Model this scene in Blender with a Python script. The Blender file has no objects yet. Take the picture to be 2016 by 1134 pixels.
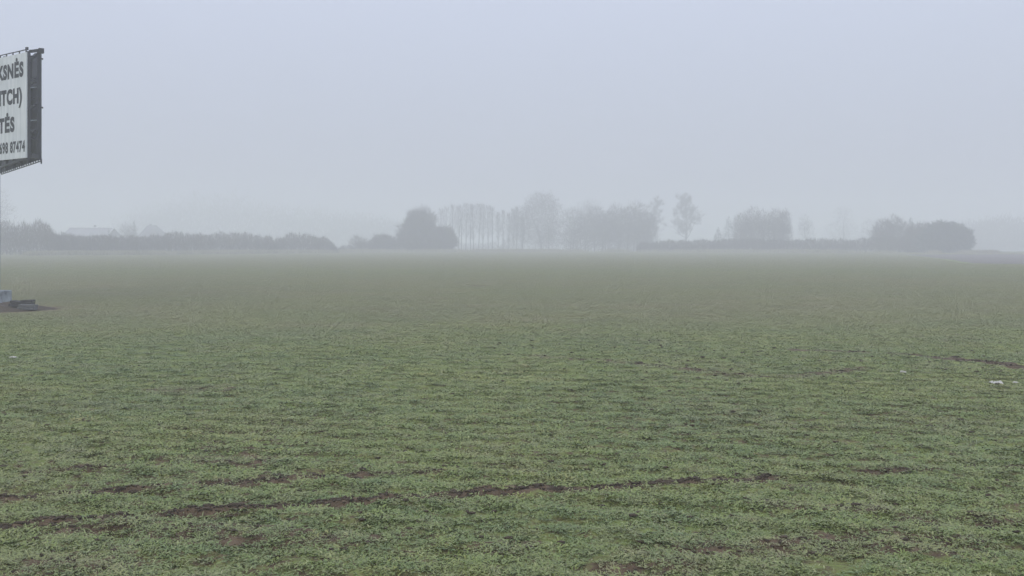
import bpy, bmesh, math, random
import numpy as np
from mathutils import Vector, Matrix, noise as mnoise

scene = bpy.context.scene
COL = scene.collection
R = math.radians
rnd = random.Random(7)

# ---------------------------------------------------------------- picture geometry
# photograph: 2016 x 1134, 36 mm-equivalent lens, eye 1.6 m up, eye level at row 480
F, CX, HOR, EYE = 2016.0, 1008.0, 480.0, 1.6
def X(px, d): return (px - CX) / F * d
def Z(py, d): return EYE + (HOR - py) / F * d

# ---------------------------------------------------------------- numpy noise
def _hash(ix, iy, seed):
    h = (ix.astype(np.int64) * 374761393 + iy.astype(np.int64) * 668265263 + seed * 1274126177) & 0xffffffff
    h = ((h ^ (h >> 13)) * 1274126177) & 0xffffffff
    h = h ^ (h >> 16)
    return (h & 0xffffff) / float(0xffffff)
def vnoise(x, y, seed=0):
    ix, iy = np.floor(x), np.floor(y)
    fx, fy = x - ix, y - iy
    fx = fx * fx * (3 - 2 * fx); fy = fy * fy * (3 - 2 * fy)
    a = _hash(ix, iy, seed); b = _hash(ix + 1, iy, seed)
    c = _hash(ix, iy + 1, seed); d = _hash(ix + 1, iy + 1, seed)
    return (a * (1 - fx) + b * fx) * (1 - fy) + (c * (1 - fx) + d * fx) * fy
def fbm(x, y, seed=0, octv=3):
    s, a, t = 0, 0.5, 0
    for k in range(octv):
        s = s + a * vnoise(x * 2 ** k, y * 2 ** k, seed + 17 * k); t += a; a *= 0.55
    return s / t
def sstep(a, b, v):
    t = np.clip((v - a) / (b - a), 0, 1); return t * t * (3 - 2 * t)

# ---------------------------------------------------------------- object helpers
def tag(o, label=None, cat=None, group=None, kind=None):
    if label: o['label'] = label
    if cat: o['category'] = cat
    if group: o['group'] = group
    if kind: o['kind'] = kind
    return o
def empty(name, loc, label, cat, group=None):
    o = bpy.data.objects.new(name, None); COL.objects.link(o)
    o.location = loc; o.empty_display_size = 0.3
    return tag(o, label, cat, group)
def link_mesh(name, me, mat, parent=None):
    o = bpy.data.objects.new(name, me); COL.objects.link(o)
    if mat: me.materials.append(mat)
    if parent: o.parent = parent
    return o
def np_mesh(name, verts, faces_flat, nper, smooth=False):
    """verts (n,3); faces_flat (m,nper) constant face size"""
    me = bpy.data.meshes.new(name)
    verts = np.asarray(verts, np.float32); fc = np.asarray(faces_flat, np.int32)
    me.vertices.add(len(verts)); me.vertices.foreach_set('co', verts.ravel())
    m = len(fc)
    me.loops.add(m * nper); me.loops.foreach_set('vertex_index', fc.ravel())
    me.polygons.add(m)
    me.polygons.foreach_set('loop_start', np.arange(0, m * nper, nper, dtype=np.int32))
    me.polygons.foreach_set('loop_total', np.full(m, nper, np.int32))
    if smooth: me.polygons.foreach_set('use_smooth', np.ones(m, bool))
    me.update(calc_edges=True); me.validate()
    return me

class MB:
    """collects boxes and tubes into one mesh"""
    def __init__(s): s.v = []; s.f = []
    def box8(s, pts):
        b = len(s.v); s.v += [tuple(p) for p in pts]
        for q in ((0,3,2,1),(4,5,6,7),(0,1,5,4),(1,2,6,5),(2,3,7,6),(3,0,4,7)):
            s.f.append([b + i for i in q])
    def box(s, c, size, ax=None):
        c = Vector(c); hx, hy, hz = [d / 2 for d in size]
        ax = ax or (Vector((1,0,0)), Vector((0,1,0)), Vector((0,0,1)))
        P = [c + ax[0]*(a*hx) + ax[1]*(b*hy) + ax[2]*(e*hz) for e in (-1,1) for a, b in ((-1,-1),(1,-1),(1,1),(-1,1))]
        s.box8(P)
    def bar(s, p, q, w, t=None):
        p, q = Vector(p), Vector(q); d = (q - p); L = d.length; d.normalize()
        up = Vector((0,0,1)) if abs(d.z) < .95 else Vector((1,0,0))
        a = d.cross(up).normalized(); b = a.cross(d).normalized()
        s.box((p + q) / 2, (w, L, t or w), (a, d, b))
    def tube(s, p, q, r0, r1, n=5):
        p, q = Vector(p), Vector(q); d = (q - p)
        if d.length < 1e-6: return
        d.normalize(); up = Vector((0,0,1)) if abs(d.z) < .9 else Vector((1,0,0))
        a = d.cross(up).normalized(); b = a.cross(d).normalized()
        base = len(s.v)
        for c, r in ((p, r0), (q, r1)):
            for k in range(n):
                t = 2 * math.pi * k / n
                s.v.append(tuple(c + a * (r * math.cos(t)) + b * (r * math.sin(t))))
        for k in range(n):
            k2 = (k + 1) % n
            s.f.append([base + k, base + k2, base + n + k2, base + n + k])
        s.f.append([base + n + k for k in range(n)])
        s.f.append([base + k for k in reversed(range(n))])
    def build(s, name, mat, parent=None, bevel=0.0, smooth=False):
        me = bpy.data.meshes.new(name); me.from_pydata(s.v, [], s.f); me.update()
        if bevel:
            bm = bmesh.new(); bm.from_mesh(me)
            bmesh.ops.bevel(bm, geom=list(bm.edges), offset=bevel, segments=2, profile=.6, affect='EDGES')
            bm.to_mesh(me); bm.free()
        if smooth: me.polygons.foreach_set('use_smooth', np.ones(len(me.polygons), bool))
        return link_mesh(name, me, mat, parent)

# ---------------------------------------------------------------- materials
def nodes_of(name):
    m = bpy.data.materials.new(name); m.use_nodes = True
    nt = m.node_tree; nt.nodes.clear()
    out = nt.nodes.new('ShaderNodeOutputMaterial'); b = nt.nodes.new('ShaderNodeBsdfPrincipled')
    nt.links.new(b.outputs[0], out.inputs['Surface'])
    return m, nt, b
def N(nt, typ, **kw):
    n = nt.nodes.new(typ)
    for k, v in kw.items(): setattr(n, k, v)
    return n
def noise_col(nt, cols, scale, coord='Object', detail=4, stops=None, vec=None, rough=.6):
    tex = N(nt, 'ShaderNodeTexNoise'); tex.inputs['Scale'].default_value = scale
    tex.inputs['Detail'].default_value = detail; tex.inputs['Roughness'].default_value = rough
    if vec is None:
        tc = N(nt, 'ShaderNodeTexCoord'); vec = tc.outputs[coord]
    nt.links.new(vec, tex.inputs['Vector'])
    r = N(nt, 'ShaderNodeValToRGB'); cr = r.color_ramp
    stops = stops or [0.3 + 0.4 * i / max(1, len(cols) - 1) for i in range(len(cols))]
    while len(cr.elements) < len(cols): cr.elements.new(.5)
    for e, c, p in zip(cr.elements, cols, stops): e.position = p; e.color = (*c, 1)
    nt.links.new(tex.outputs['Fac'], r.inputs['Fac'])
    return r.outputs['Color'], tex
def mix(nt, fac, a, b, blend='MIX'):
    m = N(nt, 'ShaderNodeMix', data_type='RGBA', blend_type=blend)
    for sock, v in ((m.inputs['Factor'], fac), (m.inputs['A'], a), (m.inputs['B'], b)):
        if hasattr(v, 'is_output'): nt.links.new(v, sock)
        elif isinstance(v, (int, float)): sock.default_value = v
        else: sock.default_value = (*v, 1)
    return m.outputs['Result']
def simple(name, cols, scale=6.0, rough=.8, spec=.3, metal=0, bump=0.0, bscale=30, coord='Object'):
    m, nt, b = nodes_of(name)
    c, tex = noise_col(nt, cols, scale, coord)
    nt.links.new(c, b.inputs['Base Color'])
    b.inputs['Roughness'].default_value = rough; b.inputs['Metallic'].default_value = metal
    b.inputs['Specular IOR Level'].default_value = spec
    if bump:
        t2 = N(nt, 'ShaderNodeTexNoise'); t2.inputs['Scale'].default_value = bscale; t2.inputs['Detail'].default_value = 5
        nt.links.new(N(nt, 'ShaderNodeTexCoord').outputs[coord], t2.inputs['Vector'])
        bp = N(nt, 'ShaderNodeBump'); bp.inputs['Strength'].default_value = bump; bp.inputs['Distance'].default_value = .02
        nt.links.new(t2.outputs['Fac'], bp.inputs['Height']); nt.links.new(bp.outputs[0], b.inputs['Normal'])
    return m

M = {}
M['panel'] = simple('banner_white', [(.56,.63,.68), (.66,.72,.76)], 1.2, .55, .35)
def banner_mat():
    m, nt, b = nodes_of('banner_white')
    tc = N(nt, 'ShaderNodeTexCoord'); mp = N(nt, 'ShaderNodeMapping'); mp.inputs['Scale'].default_value = (7, 7, .5)
    nt.links.new(tc.outputs['Object'], mp.inputs['Vector'])
    streak, _ = noise_col(nt, [(.52,.55,.57), (.63,.66,.67), (.70,.72,.73)], 1.5, detail=6, vec=mp.outputs[0])
    cloud, _ = noise_col(nt, [(.80,.82,.83), (1, 1, 1)], 1.1, detail=3, vec=tc.outputs['Object'])
    nt.links.new(mix(nt, .75, streak, cloud, 'MULTIPLY'), b.inputs['Base Color'])
    b.inputs['Roughness'].default_value = .5; b.inputs['Specular IOR Level'].default_value = .35
    n2 = N(nt, 'ShaderNodeTexNoise'); n2.inputs['Scale'].default_value = 2.2; nt.links.new(tc.outputs['Object'], n2.inputs['Vector'])
    bp = N(nt, 'ShaderNodeBump'); bp.inputs['Strength'].default_value = .25; bp.inputs['Distance'].default_value = .05
    nt.links.new(n2.outputs['Fac'], bp.inputs['Height']); nt.links.new(bp.outputs[0], b.inputs['Normal'])
    return m
M['panel'] = banner_mat()
M['letter'] = simple('letter_slate', [(.016,.019,.024), (.026,.03,.036)], 4, .6, .3)
M['steel'] = simple('weathered_steel', [(.012,.014,.019), (.030,.034,.042), (.018,.021,.027)], 5, .55, .4, .3, .2, 40)
M['steel_shaded'] = simple('panel_back_shaded', [(.030,.034,.043), (.078,.086,.102)], 3, .6, .3, .2)  # dark backing, with the shade inside the billboard put into its colour
M['galv'] = simple('galvanised', [(.16,.19,.20), (.26,.30,.31)], 8, .45, .5, .5)
M['concrete'] = simple('concrete_block', [(.09,.10,.11), (.26,.29,.32), (.38,.42,.45)], 4.5, .9, .2, 0, .5, 40)
M['slab'] = simple('dark_slab', [(.026,.024,.024), (.06,.055,.052)], 14, .85, .25, 0, .6, 50)
M['slab_grey'] = simple('grey_slab', [(.08,.085,.085), (.13,.13,.13)], 14, .85, .25, 0, .6, 50)
M['litter'] = simple('white_litter', [(.40,.39,.36), (.60,.585,.54)], 20, .5, .4)
M['bark'] = simple('bark', [(.035,.032,.03), (.075,.068,.062)], 2.5, .9, .1, 0, .4, 12)
M['bark_pale'] = simple('pale_bark', [(.07,.066,.062), (.16,.155,.15)], 2.0, .9, .1, 0, .3, 12)
def twig_mat(name, cols):
    m, nt, b = nodes_of(name)
    c, _ = noise_col(nt, cols, .55, 'Object', 3)
    nt.links.new(c, b.inputs['Base Color']); b.inputs['Roughness'].default_value = .85
    b.inputs['Specular IOR Level'].default_value = .15
    return m
M['twig'] = twig_mat('winter_twigs', [(.056,.043,.038), (.088,.068,.059)])
M['twig_warm'] = twig_mat('brown_twigs', [(.06,.05,.042), (.10,.085,.07)])
M['needle'] = twig_mat('evergreen', [(.022,.035,.028), (.045,.065,.048)])
M['roof_grey'] = simple('roof_sheet', [(.20,.20,.21), (.27,.27,.28)], .8, .6, .3)
M['roof_dark'] = simple('roof_dark', [(.09,.09,.10), (.13,.13,.14)], .8, .7, .3)
M['wall_pale'] = simple('render_wall', [(.30,.30,.29), (.38,.38,.36)], .9, .9, .2)
M['fascia'] = simple('white_fascia', [(.80,.82,.84), (.9,.9,.9)], 2, .35, .5)
M['pane'] = simple('window_glass', [(.05,.06,.07), (.08,.09,.1)], 1, .15, .5)
M['straw'] = twig_mat('dry_grass', [(.24,.225,.15), (.36,.335,.23)])

# crop blades: per-tuft attribute 'dry' pulls green towards withered brown
def crop_mat():
    m, nt, b = nodes_of('winter_crop')
    at = N(nt, 'ShaderNodeAttribute', attribute_type='INSTANCER', attribute_name='dry')
    rv = N(nt, 'ShaderNodeAttribute', attribute_type='INSTANCER', attribute_name='hue')
    r = N(nt, 'ShaderNodeValToRGB'); cr = r.color_ramp
    cols = [(0,(.114,.170,.055)), (.3,(.148,.203,.054)), (.6,(.180,.230,.053)), (.85,(.220,.252,.058)), (1,(.270,.265,.080))]
    while len(cr.elements) < len(cols): cr.elements.new(.5)
    for e, (p, c) in zip(cr.elements, cols): e.position = p; e.color = (*c, 1)
    nt.links.new(rv.outputs['Fac'], r.inputs['Fac'])
    c = mix(nt, at.outputs['Fac'], r.outputs['Color'], (.245,.205,.115))
    # paler tips on single blades
    vc = N(nt, 'ShaderNodeAttribute', attribute_type='GEOMETRY', attribute_name='tip')
    c2 = mix(nt, vc.outputs['Fac'], c, (.37,.385,.18))
    nt.links.new(c2, b.inputs['Base Color'])
    b.inputs['Roughness'].default_value = .5; b.inputs['Specular IOR Level'].default_value = .35
    return m
M['crop'] = crop_mat()

def ground_mat():
    m, nt, b = nodes_of('field_soil')
    tc = N(nt, 'ShaderNodeTexCoord'); pos = tc.outputs['Object']
    soil, _ = noise_col(nt, [(.058,.040,.023), (.098,.068,.040), (.15,.108,.066)], 9, detail=8, vec=pos)
    green, _ = noise_col(nt, [(.12,.165,.05), (.165,.20,.058), (.205,.215,.075)], 1.3, detail=8, vec=pos)
    at = N(nt, 'ShaderNodeAttribute', attribute_type='GEOMETRY', attribute_name='cover')
    fine = N(nt, 'ShaderNodeTexNoise'); fine.inputs['Scale'].default_value = 14; fine.inputs['Detail'].default_value = 6
    nt.links.new(pos, fine.inputs['Vector'])
    ad = N(nt, 'ShaderNodeMath', operation='ADD'); nt.links.new(at.outputs['Fac'], ad.inputs[0]); nt.links.new(fine.outputs['Fac'], ad.inputs[1])
    mr = N(nt, 'ShaderNodeMapRange'); mr.inputs['From Min'].default_value = .85; mr.inputs['From Max'].default_value = 1.15
    nt.links.new(ad.outputs[0], mr.inputs['Value'])
    c = mix(nt, mr.outputs[0], soil, green)
    nt.links.new(c, b.inputs['Base Color'])
    b.inputs['Roughness'].default_value = .9; b.inputs['Specular IOR Level'].default_value = .2
    n2 = N(nt, 'ShaderNodeTexNoise'); n2.inputs['Scale'].default_value = 30; n2.inputs['Detail'].default_value = 8
    nt.links.new(pos, n2.inputs['Vector'])
    bp = N(nt, 'ShaderNodeBump'); bp.inputs['Strength'].default_value = .8; bp.inputs['Distance'].default_value = .03
    nt.links.new(n2.outputs['Fac'], bp.inputs['Height']); nt.links.new(bp.outputs[0], b.inputs['Normal'])
    return m
M['ground'] = ground_mat()
M['soil'] = simple('turned_soil', [(.044,.034,.024), (.086,.066,.046)], 6, .9, .2, 0, 1.0, 25)
M['plough'] = simple('ploughed_soil', [(.12,.108,.098), (.18,.16,.145)], 2, .9, .15, 0, 1.0, 6)

# ---------------------------------------------------------------- the lie of the land
def base_z(x, y):
    d = np.asarray(y, float)
    drop = np.clip(d - 206, 0, 420)
    return -0.0135 * drop * sstep(0, 60, drop) + 0.0 * np.asarray(x)
def gz1(x, y): return float(base_z(np.array([x]), np.array([y]))[0])

def seg_dist(x, y, ax, ay, bx, by):
    dx, dy = bx - ax, by - ay
    t = np.clip(((x - ax) * dx + (y - ay) * dy) / (dx * dx + dy * dy), 0, 1)
    return np.hypot(x - ax - t * dx, y - ay - t * dy), t
def gp(px, py):
    d = EYE * F / (py - HOR); return X(px, d), d
TRACKS = [  # polyline in picture pixels put back on the ground, half width (m), strength
    ([(-60, 1046), (100, 1027), (330, 1010), (600, 992), (860, 976), (1100, 966), (1290, 957), (1520, 944)], .046, 1.5),
    ([(-40, 985), (200, 968), (420, 953), (640, 940), (705, 937)], .038, 1.15),
    ([(1280, 957), (1330, 955), (1415, 952), (1530, 945)], .052, 1.25),
    ([(50, 930), (180, 922), (330, 915), (520, 908)], .045, .42),
    ([(1880, 708), (1950, 715), (2090, 735)], .13, 1.2),
    ([(1560, 688), (1700, 694), (1800, 700), (1900, 712)], .10, .5),
    ([(1060, 700), (1200, 712), (1300, 722), (1420, 735), (1560, 742), (1700, 726)], .14, .38),
    ([(1700, 930), (1860, 921), (2060, 916)], .04, .40),
    ([(380, 950), (700, 935), (900, 928)], .045, .4),
    ([(930, 563), (950, 563)], .35, .9),
]
TRK = [([gp(*p) for p in pl], w, s) for pl, w, s in TRACKS]
PATCH = [  # thinner places: pixel centre, half size in pixels, strength
    (1700, 1075, 230, 24, 0.34), (1560, 998, 90, 8, 0.34), (1690, 1005, 70, 9, 0.37), (1380, 1085, 190, 20, 0.30),
    (560, 1060, 330, 12, 0.27), (90, 1110, 200, 22, 0.30), (1010, 1075, 90, 10, 0.33), (1900, 1030, 120, 14, 0.30),
    (430, 905, 110, 8, 0.26), (380, 765, 90, 8, 0.29), (1280, 1120, 160, 12, 0.34), (1620, 960, 120, 6, 0.30), (300, 1040, 260, 10, 0.30),
]
def soil_mask(x, y):
    m = np.zeros_like(x)
    wob = (fbm(x * 1.6, y * 1.6, 5) - .5) * .12
    rag = fbm(x * 5, y * 12, 9, 3)
    for pts, w, s in TRK:
        for (ax, ay), (bx, by) in zip(pts[:-1], pts[1:]):
            sel = (x > min(ax, bx) - 1) & (x < max(ax, bx) + 1) & (y > min(ay, by) - 1) & (y < max(ay, by) + 1)
            if not sel.any(): continue
            d, t = seg_dist(x[sel], y[sel] + wob[sel], ax, ay, bx, by)
            v = s * (1 - sstep(w * .55, w * 1.6, d + (rag[sel] - .5) * w * .8))
            m[sel] = np.maximum(m[sel], v)
    for px, py, hx, hy, s in PATCH:
        cx, cy = gp(px, py); rx = hx / F * cy; ry = cy - gp(px, py + hy)[1] + .02
        q = ((x - cx) / rx) ** 2 + ((y - cy) / ry) ** 2
        v = s * (1 - sstep(.3, 1.5, q + (fbm(x * 4, y * 4, 21) - .5) * 2.2))
        m = np.maximum(m, v)
    # the ring of trodden earth under the billboard
    q = np.hypot((x + 13.0) / 2.4, (y - 24.9) / 1.9)
    m = np.maximum(m, .9 * (1 - sstep(.55, 1.15, q + (rag - .5) * .6)))
    return np.clip(m, 0, 1)
def micro_z(x, y):
    far = 1 - sstep(10, 26, y)
    u = x * .23 + y * .97                         # drill rows lie almost across the view
    rows = np.sin(u * 2 * math.pi / .42 + (fbm(x * .6, y * .6, 3) - .5) * 5) * .008
    z = (fbm(x * 6.5, y * 9.0, 31, 4) - .5) * .06 + (fbm(x * .7, y * .8, 41, 2) - .5) * .03
    z = z + rows
    return z * (.05 + .95 * far)
def ground_z(x, y):
    return base_z(x, y) + micro_z(x, y) + soil_mask(x, y) * (fbm(x * 16, y * 22, 15, 3) * .036 - .006) * (1 - sstep(20, 30, y))

def build_ground():
    ys = [-30.0, -12, -4, 0, 2, 3.2, 4.0]
    y = 4.0
    while y < 1480: y += max(.045, y * .0085); ys.append(y)
    xs = [0.0]; x = 0
    while x < 720: x += .055 if x < 6 else max(.055, (x - 6) * .03 + .055); xs.append(x)
    xs = np.array([-v for v in xs[:0:-1]] + xs); ys = np.array(ys)
    gx, gy = np.meshgrid(xs, ys); fx, fy = gx.ravel(), gy.ravel()
    z = ground_z(fx, fy)
    v = np.stack([fx, fy, z], 1)
    nx, ny = len(xs), len(ys)
    i = np.arange(ny - 1)[:, None] * nx + np.arange(nx - 1)[None, :]
    f = np.stack([i, i + 1, i + nx + 1, i + nx], -1).reshape(-1, 4)
    me = np_mesh('ground', v, f, 4, True)
    cov = .52 + .25 * sstep(8, 18, fy) + .3 * sstep(30, 80, fy) + (fbm(fx * .5, fy * .5, 51) - .5) * .35 - .9 * soil_mask(fx, fy)
    a = me.attributes.new('cover', 'FLOAT', 'POINT'); a.data.foreach_set('value', cov.astype(np.float32))
    o = link_mesh('ground', me, M['ground']); o['kind'] = 'structure'
build_ground()

# dark ploughed strip at the far right of the field
def build_strip():
    ys = np.linspace(76, 150, 60); vs = []; nx = 60
    for yy in ys:
        x0 = X(1765 + 140 * (1 - (yy - 76) / 74) , yy); x1 = 150
        if yy < 84: x0 += (84 - yy) * 1.2
        t = np.linspace(0, 1, nx)
        xx = x0 + (x1 - x0) * t
        zz = base_z(xx, np.full(nx, yy)) + micro_z(xx, np.full(nx, yy)) + .06 + (fbm(xx * 1.3, np.full(nx, yy) * 1.3, 77) - .5) * .10
        edge = (t > 0) & (t < 1) & (yy > ys[0]) & (yy < ys[-1])
        zz = np.where(edge, zz, zz - .12)
        vs.append(np.stack([xx, np.full(nx, yy), zz], 1))
    v = np.concatenate(vs); ny = len(ys)
    i = np.arange(ny - 1)[:, None] * nx + np.arange(nx - 1)[None, :]
    f = np.stack([i, i + 1, i + nx + 1, i + nx], -1).reshape(-1, 4)
    o = link_mesh('ploughed_ground', np_mesh('ploughed_ground', v, f, 4, True), M['plough']); o['kind'] = 'structure'
STRIP = lambda x, y: (y > 76) & (y < 150) & (x > X(1765, 1) * y + np.maximum(0, 140 / F * y * (1 - (y - 76) / 74)) + np.maximum(0, 84 - y) * 1.2)
build_strip()

# ---------------------------------------------------------------- the crop
def tuft_mesh(seed, n, lo, hi, wide, spread):
    g = np.random.default_rng(seed); V = []; Fc = []; T = []
    for k in range(n):
        a = g.uniform(0, 2 * math.pi); L = g.uniform(lo, hi); w = wide * g.uniform(.7, 1.3)
        bx, by = g.normal(0, spread, 2)
        lift = g.uniform(.1, .9); droop = g.uniform(.3, 1.0)
        dx, dy = math.cos(a), math.sin(a); sx, sy = -dy, dx; tw = g.uniform(-.5, .5)
        tip = 1.0 if g.random() < .12 else 0.0
        b = len(V); ns = 4
        for i in range(ns + 1):
            t = i / ns
            r = L * (t * math.cos(lift) + .25 * t * t); h = L * (t * math.sin(lift) - droop * .62 * t * t) + .004
            ww = w * (1 - .92 * t ** 1.6) * (.6 + .4 * min(1, t * 4)); cz = ww * tw
            V.append((bx + dx * r - sx * ww, by + dy * r - sy * ww, h - cz)); V.append((bx + dx * r + sx * ww, by + dy * r + sy * ww, h + cz))
            T += [tip * t * .9 + .12 * t] * 2
        for i in range(ns):
            Fc.append([b + 2*i, b + 2*i + 1, b + 2*i + 3, b + 2*i + 2])
    me = np_mesh('crop_tuft', np.array(V), np.array(Fc), 4, True)
    at = me.attributes.new('tip', 'FLOAT', 'POINT'); at.data.foreach_set('value', np.array(T, np.float32))
    me.materials.append(M['crop'])
    return bpy.data.objects.new('crop_tuft', me)
TUFTS = bpy.data.collections.new('tuft_kinds')
for k in range(8):     # a hand-sized mat of small flattened leaves
    TUFTS.objects.link(tuft_mesh(100 + k, 84, .011, .027, .0033, .033))
for k in range(6):     # wider mats of the same plants, for the farther field
    TUFTS.objects.link(tuft_mesh(200 + k, 280, .013, .032, .0036, .078))

def scatter_crop():
    g = np.random.default_rng(11)
    P = []; S = []; D = []; H = []; K = []
    rings = [(3.4, 7, 360, 1.0, 0), (7, 12, 270, 1.0, 0), (12, 20, 150, 1.15, 0), (20, 32, 95, .95, 8), (32, 52, 65, 1.0, 8), (52, 90, 30, 1.2, 8), (90, 140, 13, 1.45, 8), (140, 206, 6, 1.8, 8)]
    for y0, y1, dens, sc, kd in rings:
        hw0 = y1 * .62 + 1.6
        st = dens ** -.5      # jittered sowing: even cover without a visible grid
        gx, gy = np.meshgrid(np.arange(-hw0, hw0, st), np.arange(y0 * .8, y1 * 1.2, st)); x, y = gx.ravel(), gy.ravel()
        x = x + g.uniform(-.62, .62, len(x)) * st; y = y + g.uniform(-.62, .62, len(y)) * st
        wv = 1 + (fbm(x * .22, y * .35, 7, 3) - .5) * .5 + g.uniform(-.06, .06, len(x)); ok = (y >= (y0 * wv if y0 > 4 else y0)) & (y < (y1 * wv if y1 < 200 else y1)); x, y = x[ok], y[ok]
        keep = np.abs(x) < y * .53 + 1.6
        x, y = x[keep], y[keep]
        sm = soil_mask(x, y)
        lump = fbm(x * 12, y * 20, 61, 3); big = fbm(x * .33, y * .5, 71, 3)
        u = x * .23 + y * .97
        row = np.sin(u * 2 * math.pi / .42 + (fbm(x * .6, y * .6, 3) - .5) * 5)
        thin = sstep(.27 - .1 * sstep(10, 25, y), .43 - .06 * sstep(10, 25, y), lump + .05 * row * (1 - .6 * sstep(10, 26, y)) + (big - .5) * .16 - .085 * (1 - sstep(4.8, 9, y)))
        pk = (1 - sstep(.30, .60, sm)) * (.22 + .78 * np.maximum(thin, sstep(9, 30, y)))
        keep = (g.random(len(x)) < pk) & ~STRIP(x, y)
        # nothing grows through the heap under the billboard
        keep &= np.hypot((x + 13.0) / 2.0, (y - 24.8) / 1.5) > 1
        x, y, sm, lump, big, row = [q[keep] for q in (x, y, sm, lump, big, row)]
        calm = sstep(7, 24, y); s = sc * ((.72 + .6 * lump + .05 * row) * (1 - calm) + 1.02 * calm) * (1 + g.uniform(-.27, .3, len(x)) * (1 - .8 * calm)) * (1 - .4 * sm)
        # withered share: bare-earth band in the middle distance, patches, soil edges
        band = sstep(14, 26, y + (fbm(x * .2, y * .2, 55) - .5) * 8) * (1 - sstep(40, 62, y))
        dry = g.random(len(x)) ** 2.6 * .42 * (1 - .85 * sstep(12, 36, y)) + .08 * sstep(12, 36, y) + .46 * sstep(34, 80, y) + .56 * band * (.7 + .5 * (fbm(x * .12, y * .12, 91) - .3)) + .5 * sm + .16 * (sstep(.5, .75, fbm(x * .9, y * .9, 93)))
        hue = np.clip(.42 + (fbm(x * .55, y * .7, 81, 3) - .5) * .75 + (big - .5) * .3 + g.normal(0, .17, len(x)) * (1 - .9 * sstep(12, 36, y)) - .15 * (1 - sstep(4.8, 8.5, y)), 0, 1)
        K.append(g.integers(0, 8 if kd == 0 else 6, len(x)) + kd); P.append(np.stack([x, y, ground_z(x, y) - .004], 1)); S.append(s); D.append(np.clip(dry, 0, .92)); H.append(hue)
    P = np.concatenate(P); S = np.concatenate(S); D = np.concatenate(D); H = np.concatenate(H); n = len(P)
    print('crop tufts', n)
    me = bpy.data.meshes.new('winter_crop'); me.vertices.add(n); me.vertices.foreach_set('co', P.astype(np.float32).ravel())
    py_ = P[:, 1]; tl = np.where(np.concatenate(K) < 8, np.interp(py_, [4, 7, 12, 22], [.15, .11, .075, .045]), np.interp(py_, [16, 30, 50], [.036, .026, .02])); rot = np.stack([g.normal(0, 1, n) * tl, g.normal(0, 1, n) * tl, g.uniform(0, 6.283, n)], 1)
    me.attributes.new('rot', 'FLOAT_VECTOR', 'POINT').data.foreach_set('vector', rot.astype(np.float32).ravel())
    for nm, arr in (('scl', S), ('dry', D), ('hue', H)):
        me.attributes.new(nm, 'FLOAT', 'POINT').data.foreach_set('value', arr.astype(np.float32))
    me.attributes.new('kind_index', 'INT', 'POINT').data.foreach_set('value', np.concatenate(K).astype(np.int32))
    o = link_mesh('winter_crop', me, M['crop'])
    tag(o, 'low rumpled green winter crop covering the whole field', 'crop', kind='stuff')
    ng = bpy.data.node_groups.new('plant_crop', 'GeometryNodeTree')
    ng.interface.new_socket('Geometry', in_out='INPUT', socket_type='NodeSocketGeometry')
    ng.interface.new_socket('Geometry', in_out='OUTPUT', socket_type='NodeSocketGeometry')
    gi = ng.nodes.new('NodeGroupInput'); go = ng.nodes.new('NodeGroupOutput')
    m2p = ng.nodes.new('GeometryNodeMeshToPoints')
    iop = ng.nodes.new('GeometryNodeInstanceOnPoints'); ci = ng.nodes.new('GeometryNodeCollectionInfo')
    ci.inputs['Collection'].default_value = TUFTS; ci.inputs['Separate Children'].default_value = True; ci.inputs['Reset Children'].default_value = True
    iop.inputs['Pick Instance'].default_value = True
    def attr(nm, t):
        a = ng.nodes.new('GeometryNodeInputNamedAttribute'); a.data_type = t; a.inputs['Name'].default_value = nm; return a.outputs['Attribute']
    L = ng.links.new
    L(gi.outputs[0], m2p.inputs[0]); L(m2p.outputs[0], iop.inputs['Points']); L(ci.outputs[0], iop.inputs['Instance'])
    L(attr('kind_index', 'INT'), iop.inputs['Instance Index'])
    e2r = ng.nodes.new('FunctionNodeEulerToRotation'); L(attr('rot', 'FLOAT_VECTOR'), e2r.inputs[0]); L(e2r.outputs[0], iop.inputs['Rotation'])
    L(attr('scl', 'FLOAT'), iop.inputs['Scale'])
    L(iop.outputs[0], go.inputs[0])
    o.modifiers.new('plant_crop', 'NODES').node_group = ng
scatter_crop()

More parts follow.
